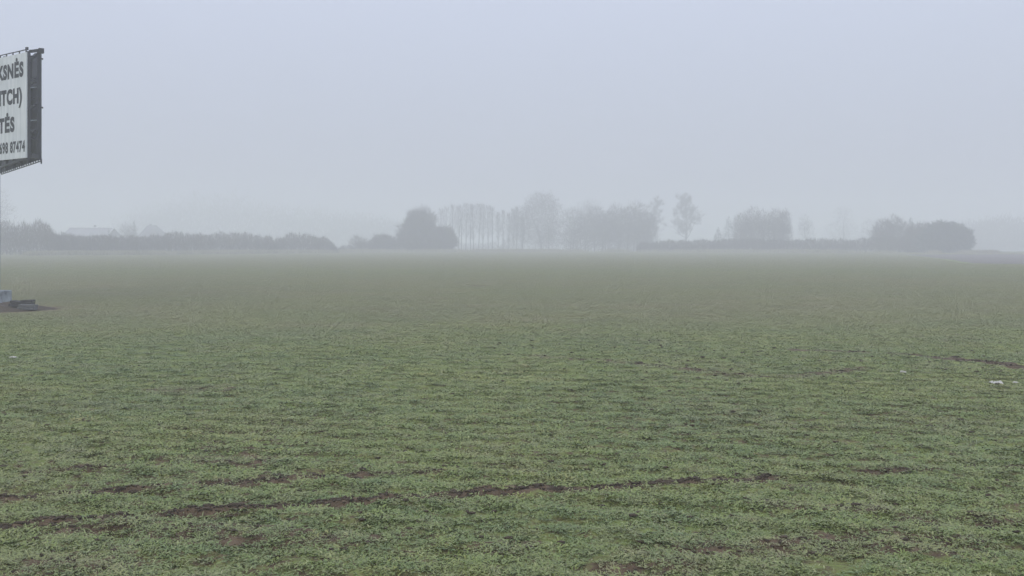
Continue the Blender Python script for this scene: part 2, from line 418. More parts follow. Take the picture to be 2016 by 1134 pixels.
# ---------------------------------------------------------------- soil crumbs and clods thrown up along the tracks, shade specks in the crop
def rock(g, V, Fc, c, r, flat=.6):
    bm = bmesh.new(); bmesh.ops.create_icosphere(bm, subdivisions=2, radius=1)
    off = Vector((g.uniform(0, 99), g.uniform(0, 99), g.uniform(0, 99)))
    b = len(V); ax = g.uniform(.9, 2.4)
    for v in bm.verts:
        k = 1 + .55 * mnoise.noise(v.co * 1.7 + off) + .25 * mnoise.noise(v.co * 4 + off)
        V.append((c[0] + v.co.x * r * k * ax, c[1] + v.co.y * r * k, c[2] + v.co.z * r * k * flat))
    for f in bm.faces: Fc.append([b + v.index for v in f.verts])
    bm.free()
def clods():
    g = random.Random(5); V = []; Fc = []
    for pts, w, s in TRK[:9]:
        for (ax, ay), (bx, by) in zip(pts[:-1], pts[1:]):
            L = math.hypot(bx - ax, by - ay)
            for k in range(int(L * 60 * s)):
                t = g.random(); o = g.gauss(0, w * .8)
                x, y = ax + (bx - ax) * t, ay + (by - ay) * t + o
                r = g.uniform(.004, .012) * (1 if g.random() < .93 else 1.8)
                rock(g, V, Fc, (x, y, float(ground_z(np.array([x]), np.array([y]))[0]) + r * .25), r)
    for k in range(150):     # thrown clods right of the middle
        px = g.uniform(960, 2040); py = 690 + (px - 960) / 1080 * 30 + g.gauss(0, 22)
        x, y = gp(px, py); r = g.uniform(.006, .012) + .010 * g.random() ** 3
        rock(g, V, Fc, (x, y, float(ground_z(np.array([x]), np.array([y]))[0]) + r * .3 + .008), r, .65)
    for k in range(420):     # dark specks over the rest of the field, standing in for shaded pits
        px = g.uniform(0, 2016); py = g.uniform(690, 1100)
        x, y = gp(px, py); r = g.uniform(.005, .015)
        rock(g, V, Fc, (x, y, float(ground_z(np.array([x]), np.array([y]))[0]) + r * .3 + .007), r, .55)
    # crumbs lying on every bare place near by
    gg = np.random.default_rng(8); yy = 4.2 + 10 * gg.random(160000) ** 1.5; xx = gg.uniform(-1, 1, 160000) * (yy * .53 + .6)
    sm = soil_mask(xx, yy); k = gg.random(len(xx)) < sstep(.2, .6, sm) * .8; xx, yy = xx[k][:14000], yy[k][:14000]
    bm = bmesh.new(); bmesh.ops.create_icosphere(bm, subdivisions=1, radius=1); bm.verts.ensure_lookup_table()
    sv = np.array([v.co[:] for v in bm.verts]); sf = np.array([[v.index for v in f.verts] for f in bm.faces]); bm.free()
    n = len(xx); rr = .0025 + .008 * gg.random(n) ** 3
    nv = sv[None] * (1 + gg.uniform(-.35, .35, (n, len(sv), 1))) * np.stack([rr * gg.uniform(.9, 1.9, n), rr, rr * .75], 1)[:, None]
    an = gg.uniform(0, 3.14, n)[:, None]; rx_ = nv[:, :, 0] * np.cos(an) - nv[:, :, 1] * np.sin(an); ry_ = nv[:, :, 0] * np.sin(an) + nv[:, :, 1] * np.cos(an)
    cv = np.stack([rx_ + xx[:, None], ry_ + yy[:, None], nv[:, :, 2] + (ground_z(xx, yy) + rr * .4)[:, None]], -1).reshape(-1, 3)
    cf = (sf[None] + (np.arange(n) * len(sv))[:, None, None] + len(V)).reshape(-1, 3)
    print('crumbs', n)
    me = np_mesh('clods_and_shade_specks', np.concatenate([np.array(V), cv]), np.concatenate([np.array(Fc), cf]), 3, False)
    tag(link_mesh('clods_and_shade_specks', me, M['soil']), 'dark crumbs of soil thrown up along the tracks, with dark specks imitating shaded pits in the crop', 'soil', kind='stuff')
clods()

# ---------------------------------------------------------------- billboard
def billboard():
    A = Vector((-12.08, 25.5, 0)); fd = Vector((-1.09, .84, 0)).normalized()
    B = Vector((-11.92, 25.92, 0)); bd = Vector((-3.72, 5.3, 0)).normalized()
    up = Vector((0, 0, 1)); W = 6.0
    fn = Vector((-fd.y, fd.x, 0));  fn = fn if fn.y < 0 else -fn          # outward (towards the camera)
    bn = Vector((-bd.y, bd.x, 0));  bn = bn if bn.y > 0 else -bn          # outward (away)
    zb, zt = Z(310.5, 25.5), Z(102.5, 25.5)
    root = empty('billboard', (-13.25, 26.6, 0), 'two-sided white billboard with slate lettering on a steel post at the left edge', 'billboard')
    inv = Matrix.Translation(-root.location)
    def fin(o): o.data.transform(inv); return o
    # front banner and rear banner
    m = MB(); m.box(A + fd * (W / 2) + up * ((zb + zt) / 2), (W, .025, zt - zb), (fd, fn, up)); fin(m.build('front_panel', M['panel'], root))
    m = MB(); zb2, zt2 = Z(313, 25.92), Z(104, 25.92)
    m.box(B + bd * (W / 2) + up * ((zb2 + zt2) / 2), (W, .025, zt2 - zb2), (bd, bn, up)); fin(m.build('rear_panel', M['steel_shaded'], root))
    # frame posts, rails
    fr = MB()
    o1 = -fn * .055; o2 = -bn * .055
    for P, d, o, z0, z1 in ((A, fd, o1, zb, zt), (B, bd, o2, zb2, zt2)):
        for s in np.linspace(.03, W - .03, 6):
            fr.box(P + d * s + o + up * ((z0 + z1) / 2), (.075, .07, z1 - z0 + .06), (d, o.normalized(), up))
    fin(fr.build('frame', M['steel'], root))
    for k, zz in enumerate(np.linspace(.04, .965, 5)):
        for P, d, o, z0, z1, nm in ((A, fd, o1, zb, zt, 'rail'), (B, bd, o2, zb2, zt2, 'rail')):
            r = MB(); r.bar(P + d * .0 + o * 2.25 + up * (z0 + (z1 - z0) * zz), P + d * W + o * 2.25 + up * (z0 + (z1 - z0) * zz), .05, .05)
            fin(r.build(nm, M['steel'], root))
    # ties across the open end
    def tie(za, zc, w=.03, mat='steel', s=.05):
        t = MB(); t.bar(A + fd * s - fn * .09 + up * za, B + bd * s - bn * .09 + up * zc, w, w); fin(t.build('cross_tie', M[mat], root))
    tie(zt + .03, zt2 + .05, .075, 'steel', .0)
    tie(zb + .06, zb2 + .05, .10, 'steel', .0)
    for py, mat in ((171.5, 'galv'), (236.5, 'galv')):
        tie(Z(py, 25.5), Z(py, 25.92), .026, mat)
    for py in (155, 194, 273): tie(Z(py + 4, 25.5), Z(py - 3, 25.92), .03, 'steel', .25)
    tie(Z(118, 25.5), Z(106, 25.92), .06, 'steel', .1)
    # end caps of the corner posts, stub bolts
    def bolt(c, size, ax, nm='corner_bolt'):
        m = MB(); m.box(c, size, ax); fin(m.build(nm, M['steel'], root))
    bolt(B + up * (zt2 + .05), (.13, .12, .12), (bd, bn, up), 'corner_cap'); bolt(B - bd * .03 + up * (zb2 - .06), (.03, .03, .13), (bd, bn, up))
    bolt(A + up * (zt + .085), (.07, .05, .07), (fd, fn, up), 'corner_cap')
    for py in (116, 212): bolt(B - bd * .02 + bn * .02 + up * Z(py, 25.92), (.045, .045, .04), (bd, bn, up))
    # edge rods with lashing clips
    for P, d, o, z0 in ((A, fd, fn * 0, zt + .065), (B, bd, bn * .0, zb2 - .055)):
        rod = MB(); rod.tube(P + up * z0, P + d * W + up * z0, .014, .014, 8); ro = fin(rod.build('edge_rod', M['steel'], root))
        sg = -1 if z0 > 5 else 1
        for s in np.arange(.04, W, .33):
            cl = MB(); cl.box(P + d * s + up * (z0 + sg * .03), (.022, .026, .07), (d, Vector((-d.y, d.x, 0)), up))
            c_ = cl.build('lashing_clip', M['steel'], ro); c_.data.transform(inv)
    # posts
    for c0, rad in ((Vector((X(-11, 26.75), 26.75, 0)), .14), (Vector((-16.3, 29.6, 0)), .14)):
        p = MB(); p.tube((c0.x, c0.y, 0.02), (c0.x, c0.y, zt - .1), rad, rad * .95, 16); fin(p.build('post', M['galv'], root, smooth=False))
        q = MB(); q.box((c0.x, c0.y, .16), (.62, .62, .44)); fin(q.build('concrete_footing', M['concrete'], root, bevel=.025))
    # lettering
    def words(text, px0, px1, pt, pb, w_off):
        cu = bpy.data.curves.new('lettering', 'FONT'); cu.body = text; cu.size = 1; cu.offset = w_off; cu.resolution_u = 6; cu.space_character = 1.13; cu.extrude = 0
        ref = bpy.data.curves.new('ref', 'FONT'); ref.body = 'H'; ref.size = 1; ref.offset = w_off
        def mesh_of(cv):
            ob = bpy.data.objects.new('t', cv); COL.objects.link(ob)
            dg = bpy.context.evaluated_depsgraph_get(); me = bpy.data.meshes.new_from_object(ob.evaluated_get(dg))
            COL.objects.unlink(ob); bpy.data.objects.remove(ob); return me
        me = mesh_of(cu); mr = mesh_of(ref)
        v = np.zeros(len(me.vertices) * 3); me.vertices.foreach_get('co', v); v = v.reshape(-1, 3)
        h = np.zeros(len(mr.vertices) * 3); mr.vertices.foreach_get('co', h); h = h.reshape(-1, 3)
        def s_of(px):      # picture column -> metres from the right edge of the banner
            k = (px - CX) / F
            return -(A.x - k * A.y) / (fd.x - k * fd.y)
        s0, s1 = s_of(px0), s_of(px1)          # s0 (left) > s1 (right)
        zr0, zr1 = Z(pb, 25.5 + fd.y * s1), Z(pt, 25.5 + fd.y * s1)
        u = s0 + (v[:, 0] - v[:, 0].min()) / np.ptp(v[:, 0]) * (s1 - s0)
        z = zr0 + (v[:, 1] - h[:, 1].min()) / np.ptp(h[:, 1]) * (zr1 - zr0)
        base = np.array(A + fn * .0165)
        co = base[None] + np.array(fd)[None] * u[:, None] + np.array([0, 0, 1.0])[None] * z[:, None]
        me.vertices.foreach_set('co', co.astype(np.float32).ravel()); me.update(); me.materials.clear()
        o = link_mesh('lettering', me, M['letter'], root); fin(o); return o
    words('KSNĖS', -3, 47.3, 120.5, 150.5, .058)
    words('ITCH)', -.5, 44.3, 171.5, 202.5, .058)
    words('TĖS', -1.5, 29.8, 229.5, 259.5, .058)
    words('698 87474', .3, 50.3, 276, 298.5, .042)
billboard()

# heap of earth, dark blocks on it
def heap():
    g = random.Random(3); n = 72; rows = 20; V = []; Fc = []
    cx, cy, rx, ry = -13.0, 24.9, 1.85, 1.35
    for j in range(rows + 1):
        r = j / rows
        for i in range(n):
            a = 2 * math.pi * i / n
            k = 1 + .16 * mnoise.noise(Vector((math.cos(a) * 1.6, math.sin(a) * 1.6, 4)))
            x, y = cx + rx * k * r * math.cos(a), cy + ry * k * r * math.sin(a)
            h = .12 * (1 - r ** 2.6) + (.11 * mnoise.noise(Vector((x * 3, y * 3, 0))) + .05 * mnoise.noise(Vector((x * 8, y * 8, 2))) + .025 * mnoise.noise(Vector((x * 20, y * 20, 5)))) * (1 - r ** 4)
            V.append((x, y, h - .06 * r ** 8 + .02))
    for j in range(rows):
        for i in range(n):
            i2 = (i + 1) % n; Fc.append([j*n+i, j*n+i2, (j+1)*n+i2, (j+1)*n+i])
    me = np_mesh('soil_heap', np.array(V), np.array(Fc), 4, False)
    tag(link_mesh('soil_heap', me, M['soil']), 'low heap of dark bare soil round the foot of the billboard post', 'soil heap')
    def block(name, px0, px1, pt, pb, d, depth, rz, tilt, mat, label):
        x0, x1 = X(px0, d), X(px1, d); z0, z1 = Z(pb, d), Z(pt, d)
        m = MB(); w = x1 - x0; h = z1 - z0
        m.box((0, 0, 0), (w, depth, h * .44)); m.v = [(a, b, c - h * .27) for a, b, c in m.v]
        k = len(m.v); m.box((0.01, .015, h * .25), (w * .97, depth * .94, h * .42))
        o = m.build(name, M[mat], None, bevel=.008); o.location = ((x0 + x1) / 2, d + depth / 2, (z0 + z1) / 2 ); o.rotation_euler = (0, tilt, rz)
        return tag(o, label, 'slab', 'blocks dumped on the soil heap')
    block('broken_slab', 37.5, 60.5, 590.5, 600.5, 24.5, .24, R(4), R(-2), 'slab', 'dark layered slab lying topmost on the soil heap, right of the other dark one')
    block('broken_slab', 17, 39.5, 592.5, 604, 24.45, .26, R(-6), R(6), 'slab', 'dark tilted slab on the soil heap right beside the pale concrete footing')
    block('broken_slab', 33, 66, 599.5, 610, 24.25, .22, R(3), R(2), 'slab_grey', 'grey slab half sunk in the soil heap beneath the two dark slabs')
heap()

# ---------------------------------------------------------------- litter
def scrap(name, px, py, w, h, label, seed):
    g = random.Random(seed); x, y = gp(px, py); s = w / F * y / 2; hh = h / F * y
    bm = bmesh.new(); bmesh.ops.create_grid(bm, x_segments=14, y_segments=10, size=1)
    off = Vector((g.uniform(0, 50), g.uniform(0, 50), 0))
    for v in bm.verts:
        a = v.co.copy(); k = 1 + .35 * mnoise.noise(a * 1.6 + off)
        z = abs(mnoise.noise(a * 2.1 + off)) * 1.3 + .5 * (1 - a.length / 1.4) + .4 * mnoise.noise(a * 5 + off)
        v.co = Vector((a.x * s * k, a.y * s * .6 * k, max(0, z) * hh * .75 + .02))
    me = bpy.data.meshes.new(name); bm.to_mesh(me); bm.free()
    o = link_mesh(name, me, M['litter'])
    o.location = (x, y, float(ground_z(np.array([x]), np.array([y]))[0]) + .03); o.rotation_euler = (0, 0, g.uniform(-.5, .5))
    sm = o.modifiers.new('thickness', 'SOLIDIFY'); sm.thickness = .004
    tag(o, label, 'litter', 'white litter lying in the crop')
scrap('crumpled_litter', 1962, 766, 21, 7, 'largest white crumpled scrap of litter, lying in the crop at the right', 1)
scrap('crumpled_litter', 1778, 743, 10, 5, 'small white scrap below a dark clod, left of the largest white scrap', 2)
scrap('crumpled_litter', 1999, 767, 8, 5, 'tiny white crumb just right of the largest white scrap', 3)
scrap('crumpled_litter', 26, 714, 12, 5, 'single flat white scrap in the crop below the billboard at the left edge', 4)

# ---------------------------------------------------------------- trees
def sliver_mesh(name, P, Dv, L, Wd, g):
    """thin tapering twigs: one triangle each"""
    Dv = Dv / np.linalg.norm(Dv, axis=1, keepdims=True)
    q = g.normal(size=P.shape); s = np.cross(Dv, q); s /= np.linalg.norm(s, axis=1, keepdims=True) + 1e-9
    a = P - s * Wd[:, None]; b = P + s * Wd[:, None]; c = P + Dv * L[:, None]
    V = np.stack([a, b, c], 1).reshape(-1, 3); n = len(P)
    return np_mesh(name, V, np.arange(3 * n).reshape(-1, 3), 3)

class Grow:
    """limbs as tapered tubes; remembers where the fine twigs spring from"""
    def __init__(s, seed): s.r = random.Random(seed); s.m = MB(); s.tips = []
    def limb(s, p, d, L, r, lev, up=.25, kids=(3, 5), wob=.22, ang=(.45, 1.0), shrink=(.5, .72)):
        n = 4 if lev < 3 else 3; q = p.copy(); d = d.normalized()
        for k in range(n):
            r0 = r * (1 - .62 * k / n); r1 = r * (1 - .62 * (k + 1) / n)
            e = q + d * (L / n)
            s.m.tube(q, e, r0, r1, 6 if lev == 0 else (4 if lev == 1 else 3))
            q = e; d = (d + Vector((s.r.gauss(0, wob), s.r.gauss(0, wob), s.r.gauss(0, wob) + up * .2))).normalized()
            if lev >= 2: s.tips.append((q.copy(), d.copy(), lev))
        s.tips.append((q.copy(), d.copy(), lev))
        return q, d
    def tree(s, p, H, r, first=.28, levels=3, ang=(.4, 1.0), kids=(4, 6), spread=.55, lean=0):
        d = Vector((lean, 0, 1)); q = p.copy(); n = 8; pts = []
        for k in range(n):
            e = q + d.normalized() * (H * .92 / n); t0, t1 = k / n, (k + 1) / n
            s.m.tube(q, e, r * (1 - .85 * t0), r * (1 - .85 * t1) + .004, 7)
            pts.append((q.copy(), e.copy(), d.copy(), r * (1 - .85 * t0))); q = e
            d = Vector((d.x * .8 + s.r.gauss(0, .07), d.y * .8 + s.r.gauss(0, .07), 1))
        s.tips.append((q.copy(), d.normalized(), 3))
        cnt = s.r.randint(*kids) * 3
        for i in range(cnt):
            t = first + (1 - first) * (i + s.r.random()) / cnt
            a, b, dd, rr = pts[min(n - 1, int(t * n))]
            o = a.lerp(b, (t * n) % 1); az = i * 2.4 + s.r.uniform(-.4, .4); el = s.r.uniform(*ang)
            v = Vector((math.cos(az) * math.sin(el), math.sin(az) * math.sin(el), math.cos(el)))
            L = H * spread * (1 - .62 * (t - first) / (1 - first)) * s.r.uniform(.75, 1.1)
            s.sub(o, v, L, rr * .5, 1, levels)
    def sub(s, p, v, L, r, lev, levels):
        q = p.copy(); d = v.normalized(); n = 4; seg = []
        for k in range(n):
            e = q + d * (L / n); r0 = r * (1 - .7 * k / n); r1 = r * (1 - .7 * (k + 1) / n)
            s.m.tube(q, e, max(r0, .006), max(r1, .005), 4 if lev == 1 else 3); seg.append((q.copy(), e.copy(), d.copy(), r0)); q = e
            d = (d + Vector((s.r.gauss(0, .16), s.r.gauss(0, .16), s.r.gauss(.07, .14)))).normalized()
            if lev >= 2 or k >= 1: s.tips.append((q.copy(), d.copy(), lev))
        if lev < levels:
            for i in range(s.r.randint(3, 4)):
                a, b, dd, rr = seg[s.r.randint(0, n - 1)]
                o = a.lerp(b, s.r.random())
                w = (dd + Vector((s.r.gauss(0, .6), s.r.gauss(0, .6), s.r.gauss(.12, .45)))).normalized()
                s.sub(o, w, L * s.r.uniform(.4, .62), rr * .6, lev + 1, levels)

def twigs_from_tips(tips, g, per, Lr, Wr, up=.3):
    P = []; D = []
    for p, d, lev in tips:
        for k in range(per):
            P.append(np.array(p) + g.normal(0, .12, 3)); D.append(np.array(d) * .7 + g.normal(0, .55, 3) + np.array([0, 0, up]))
    P = np.array(P); D = np.array(D); n = len(P)
    return P, D, g.uniform(*Lr, n), g.uniform(*Wr, n)

def lobe_points(lobes, n, g, seed, edge=.28, freq=.5, gap=.0):
    """points spread through ragged ellipsoids; lobes = (cx, cy, cz, rx, ry, rz)"""
    vol = np.array([l[3] * l[4] * l[5] for l in lobes]) ** .8; out = []; nrm = []
    for l, k in zip(lobes, (vol / vol.sum() * n).astype(int)):
        c, r = np.array(l[:3]), np.array(l[3:])
        d = g.normal(size=(k, 3)); d /= np.linalg.norm(d, axis=1, keepdims=True)
        rr = g.random(k) ** (1 / 2.6)
        p = d * rr[:, None]
        for i in range(k):
            w = c + p[i] * r
            nz = mnoise.noise(Vector(w * freq) + Vector((seed, 0, 0))); n2 = mnoise.noise(Vector(w * freq * 3) + Vector((0, seed, 0)))
            lim = 1 + edge * nz + edge * .8 * n2
            if gap and rr[i] > .5 and n2 < -.25 * (1 / max(gap, .01)) * .5: continue
            out.append(c + p[i] * r * lim); nrm.append(d[i])
    return np.array(out), np.array(nrm)

def px_lobe(l, r, t, b, d, flat=.85):
    x0, x1, z0, z1 = X(l, d), X(r, d), Z(b, d), Z(t, d)
    return ((x0 + x1) / 2, d, (z0 + z1) / 2, (x1 - x0) / 2, (x1 - x0) / 2 * flat, (z1 - z0) / 2)

def place(name, x, y, label, cat, group=None):
    return empty(name, (x, y, gz1(x, y)), label, cat, group)
def settle(root, o):
    o.parent = root; o.data.transform(Matrix.Translation(-root.location)); return o

SEED = [1000]
def crown_tree(name, label, cat, px, d, lobes, n, mat='twig', bark='bark', trunk_r=.16, group=None, tw=(.5, 1.1), wd=(.012, .03), updir=.45,
               edge=.3, stems=1, freq=.5, height=None, limbs=True, gap=.6):
    """dense-crowned tree or bush: real limbs inside, thousands of twigs through the crown"""
    SEED[0] += 1; sd = SEED[0]; g = np.random.default_rng(sd); r = random.Random(sd)
    x = X(px, d); root = place(name, x, d, label, cat, group); z0 = root.location.z
    L = [px_lobe(*q[:4], d + (q[4] if len(q) > 4 else 0)) for q in lobes]
    top = max(l[2] + l[5] for l in L)
    for k in range(stems):
        gr = Grow(sd + 500 * k)
        ox = 0 if stems == 1 else r.uniform(-1, 1) * L[0][3] * .35
        gr.tree(Vector((x + ox, d + (0 if stems == 1 else r.uniform(-.4, .4)), z0 - .1)), (top - z0) * (.9 if stems == 1 else r.uniform(.65, .9)), trunk_r, first=.2, levels=2,
                spread=min(.42, .75 * L[0][3] / (top - z0)), kids=(3, 4))
        settle(root, gr.m.build('trunk', M[bark]))
    P, nr = lobe_points(L, n, g, sd, edge, freq, gap)
    D = nr * .55 + g.normal(0, .45, P.shape) + np.array([0, 0, updir])
    keep = P[:, 2] > z0 + .05
    P, D = P[keep], D[keep]
    settle(root, link_mesh('crown', sliver_mesh('crown', P, D, g.uniform(*tw, len(P)), g.uniform(*wd, len(P)), g), M[mat]))
    return root

def bare_tree(name, label, px, d, top, r, seed, first=.3, spread=.4, per=5, ang=(.45, 1.05), group=None, bark='bark', mat='twig', tw=(.5, 1.3), wd=(.008, .02), kids=(5, 6), levels=3, lean=0, cat='tree'):
    x = X(px, d); root = place(name, x, d, label, cat, group); z0 = root.location.z
    H = Z(top, d) - z0; gr = Grow(seed); g = np.random.default_rng(seed)
    gr.tree(Vector((x, d, z0 - .1)), H, r, first=first, levels=levels, spread=spread, ang=ang, kids=kids, lean=lean)
    settle(root, gr.m.build('trunk', M[bark]))
    settle(root, link_mesh('crown', sliver_mesh('crown', *twigs_from_tips(gr.tips, g, per, tw, wd), g), M[mat]))
    return root

def slim_tree(name, label, px, d, top, seed, group=None, r=.11, first=.25, n=2600, wide=.75, lo=None):
    x = X(px, d); root = place(name, x, d, label, 'tree', group); z0 = root.location.z
    H = Z(top, d) - z0; g = np.random.default_rng(seed); rr = random.Random(seed); m = MB()
    q = Vector((x, d, z0 - .1)); dv = Vector((rr.gauss(0, .015), 0, 1)); k = 9
    for i in range(k):
        e = q + dv * (H / k); m.tube(q, e, r * (1 - .8 * i / k), r * (1 - .8 * (i + 1) / k), 7); q = e; dv = Vector((dv.x + rr.gauss(0, .012), 0, 1))
    t = first + (1 - first) * g.random(n) ** .75; az = g.uniform(0, 6.283, n)
    rad = wide * np.sin(np.clip((t - first) / (1 - first), .06, .93) * math.pi) ** .45 * np.sqrt(g.random(n))
    P = np.stack([x + rad * np.cos(az), d + rad * np.sin(az), z0 + t * H], 1)
    D = np.stack([np.cos(az) * .45, np.sin(az) * .45, np.full(n, 1.0)], 1) + g.normal(0, .25, (n, 3))
    for i in range(34):
        tt = first + (1 - first) * i / 34; a = i * 2.4; L = wide * 1.2 * math.sin(max(.08, (tt - first) / (1 - first)) * math.pi) ** .6 + .2
        b = Vector((x, d, z0 + tt * H - L * .6)); m.tube(b, b + Vector((math.cos(a) * L * .7, math.sin(a) * L * .7, L * .8)), .022, .006, 3)
    settle(root, m.build('trunk', M['bark_pale']))
    settle(root, link_mesh('crown', sliver_mesh('crown', P, D, g.uniform(.4, 1.0, n), g.uniform(.008, .02, n), g), M['twig']))

def spruce(name, label, px, d, top, halfw, seed, group=None, n=5200):
    x = X(px, d); root = place(name, x, d, label, 'tree', group); z0 = root.location.z
    H = Z(top, d) - z0; w = halfw / F * d; g = np.random.default_rng(seed); m = MB()
    m.tube((x, d, z0 - .1), (x, d, z0 + H * .97), .14, .02, 7)
    tier = 1 - np.sqrt(g.random(n)); tier = .88 * tier + .12 * np.floor(tier * 11) / 11; az = g.uniform(0, 6.283, n)
    Rm = w * (1 - tier) ** .9 * (.55 + .75 * _hash(np.floor(az * 1.9), tier * 15, seed)); u = np.sqrt(g.random(n))
    P = np.stack([x + Rm * u * np.cos(az), d + Rm * u * np.sin(az), z0 + H * (.04 + .94 * tier) - .28 * Rm * u + g.normal(0, .07, n)], 1)
    D = np.stack([np.cos(az), np.sin(az), np.full(n, -.15)], 1) + g.normal(0, .35, (n, 3))
    settle(root, m.build('trunk', M['bark']))
    settle(root, link_mesh('crown', sliver_mesh('crown', P, D, g.uniform(.15, .4, n), g.uniform(.02, .05, n), g), M['needle']))

def hedge(name, label, prof, d0, d1, n, mat='twig', thick=2.2, group=None, cat='hedge', seed=1, tall=.5, wd=(.012, .028), bushy=0.0):
    """a run of shrubs; prof = [(px, top row), ...] from left to right, d0..d1 its distance at the two ends"""
    g = np.random.default_rng(seed); pa, pb = prof[0][0], prof[-1][0]
    pm = (pa + pb) / 2; dm = (d0 + d1) / 2; root = place(name, X(pm, dm), dm, label, cat, group)
    px = g.uniform(pa, pb, n); t = (px - pa) / (pb - pa); dd = d0 + (d1 - d0) * t
    top = np.interp(px, [p[0] for p in prof], [p[1] for p in prof])
    y = dd + g.uniform(-.5, .5, n) * thick; x = X(px, dd) + g.normal(0, .1, n); z0 = base_z(x, y)
    H = (Z(0, 1) - EYE) * 0 + EYE + (HOR - top) / F * dd - z0
    wav = .80 + .36 * fbm(x * .8, y * .5, seed, 3) + .16 * (vnoise(x * 3.5, y * 2, seed + 5) - .5)
    cross = np.sqrt(np.clip(1 - ((y - dd) / (thick * .5)) ** 2 * .8, .1, 1))
    endt = np.clip(np.minimum((px - pa), (pb - px)) / F * dd / .8, .0, 1) ** .5
    H = H * wav * cross * (.35 + .65 * endt)
    u = g.random(n) ** .72
    P = np.stack([x, y, z0 + u * H * .93], 1)
    D = np.stack([g.normal(0, .33 + bushy, n), g.normal(0, .33 + bushy, n), np.full(n, 1.0)], 1)
    L = g.uniform(.35, .9, n) * tall * 1.6
    r = random.Random(seed); k = int(abs(X(pb, dm) - X(pa, dm)) * 1.3) + 3
    for i in range(k):
        q = r.random(); p_ = pa + (pb - pa) * q; d_ = d0 + (d1 - d0) * q; tp = float(np.interp(p_, [p[0] for p in prof], [p[1] for p in prof]))
        x_ = X(p_, d_); y_ = d_ + r.uniform(-.4, .4) * thick; zz = gz1(x_, y_); h_ = (Z(tp, d_) - zz) * r.uniform(.55, .92)
        m = MB(); m.tube((x_, y_, zz - .05), (x_ + r.gauss(0, .2), y_ + r.gauss(0, .2), zz + h_), r.uniform(.02, .05), .008, 4); settle(root, m.build('stem', M['bark']))
    settle(root, link_mesh('twigs', sliver_mesh('twigs', P, D, L, g.uniform(*wd, n), g), M[mat]))
    return root

# --- left: thicket and hedge running away along the field edge
hedge('thicket', 'taller uneven bare thicket at the left edge, sloping down behind the billboard foot',
      [(-160, 440), (-60, 436), (0, 437), (25, 441), (36, 447), (48, 434), (58, 444), (76, 432), (92, 440), (108, 452), (128, 460)], 140, 146, 26000, seed=21, thick=4, tall=.7)
hedge('hedge', 'long straight bare brown hedge between the left thicket and the rounded hedge end',
      [(112, 455), (160, 460), (215, 464), (300, 462), (330, 456), (420, 458), (470, 457), (530, 461), (542, 466)], 146, 172, 42000, seed=22, thick=2.6)
hedge('hedge', 'short rounded bare shrub clump ending the hedge, left of the gap',
      [(536, 470), (556, 462), (590, 459), (615, 461), (640, 466), (656, 478), (664, 492)], 172, 180, 13000, seed=23, thick=3)
hedge('shrub', 'tiny thin shrub in the gap between the hedge end and the low bushes',
      [(664, 487), (676, 483), (690, 482), (700, 488)], 198, 198, 900, seed=24, thick=1.6, cat='bush')
crown_tree('shrub', 'small ragged bush, the left one of two low bushes beside the round tree', 'bush', 706, 200, [(690, 722, 468, 497), (700, 735, 475, 497)], 3400, trunk_r=.05, stems=3, edge=.4)
crown_tree('shrub', 'low wide dark bush joined to the left foot of the round tree', 'bush', 755, 200, [(722, 790, 466, 500), (735, 775, 464, 490)], 8500, trunk_r=.05, stems=4, wd=(.016, .04))
crown_tree('round_tree', 'big dark rounded tree standing alone at the field edge', 'tree', 832, 201,
           [(787, 862, 430, 504), (799, 856, 413, 470), (785, 870, 456, 502)], 30000, trunk_r=.3, stems=3, edge=.42, tw=(.6, 1.5), wd=(.015, .04), gap=0)
crown_tree('round_bush', 'lower dark rounded bush leaning out right from the big round tree', 'bush', 868, 200,
           [(838, 899, 448, 500), (850, 897, 455, 495)], 14000, trunk_r=.08, stems=4, edge=.42, tw=(.6, 1.4), wd=(.015, .04), gap=0)

# --- row of slim trees with visible trunks
NUM = ['first', 'second', 'third', 'fourth', 'fifth', 'sixth', 'seventh', 'eighth', 'ninth', 'tenth', 'eleventh', 'twelfth', 'thirteenth', 'fourteenth']
slims = [(869, 412), (880, 408), (891, 404), (902, 407), (908, 405), (918, 402), (926, 404), (933, 405), (942, 403), (951, 404), (961, 406), (969, 409)]
for i, (px, tp) in enumerate(slims):
    slim_tree('slim_tree', f'{NUM[i]} slim straight bare tree counted rightwards from the big round tree', px + rnd.uniform(-1, 1), 236 + rnd.uniform(-4, 5), tp, 300 + i, 'row of slim bare trees', wide=rnd.uniform(.7, 1.15), n=rnd.randint(500, 900), first=rnd.uniform(.2,.38))
thin = [(981, 419), (991, 416), (1001, 421), (1010, 412), (1017, 409), (1029, 432)]
for i, (px, tp) in enumerate(thin):
    slim_tree('slim_tree', f'{NUM[i]} thin faint bare tree counted leftwards from the tall broad crown' if i else 'thin faint bare tree nearest the full row of slim trees',
              px, 244 + rnd.uniform(-4, 6), tp, 340 + i, 'thin faint trees left of the tall broad crown', r=.085, wide=.6, n=900)

hedge('undergrowth', 'pale misty undergrowth behind the foot of the thin faint trees and tallest crown',
      [(985, 474), (1010, 462), (1050, 452), (1090, 450), (1125, 458), (1140, 470)], 275, 275, 9000, seed=43, thick=5, wd=(.014, .034), cat='bush')
hedge('undergrowth', 'faint low undergrowth behind the trunks of the row of slim trees',
      [(868, 482), (900, 476), (940, 478), (985, 472)], 275, 275, 3500, seed=44, thick=5, wd=(.014, .034), cat='bush')
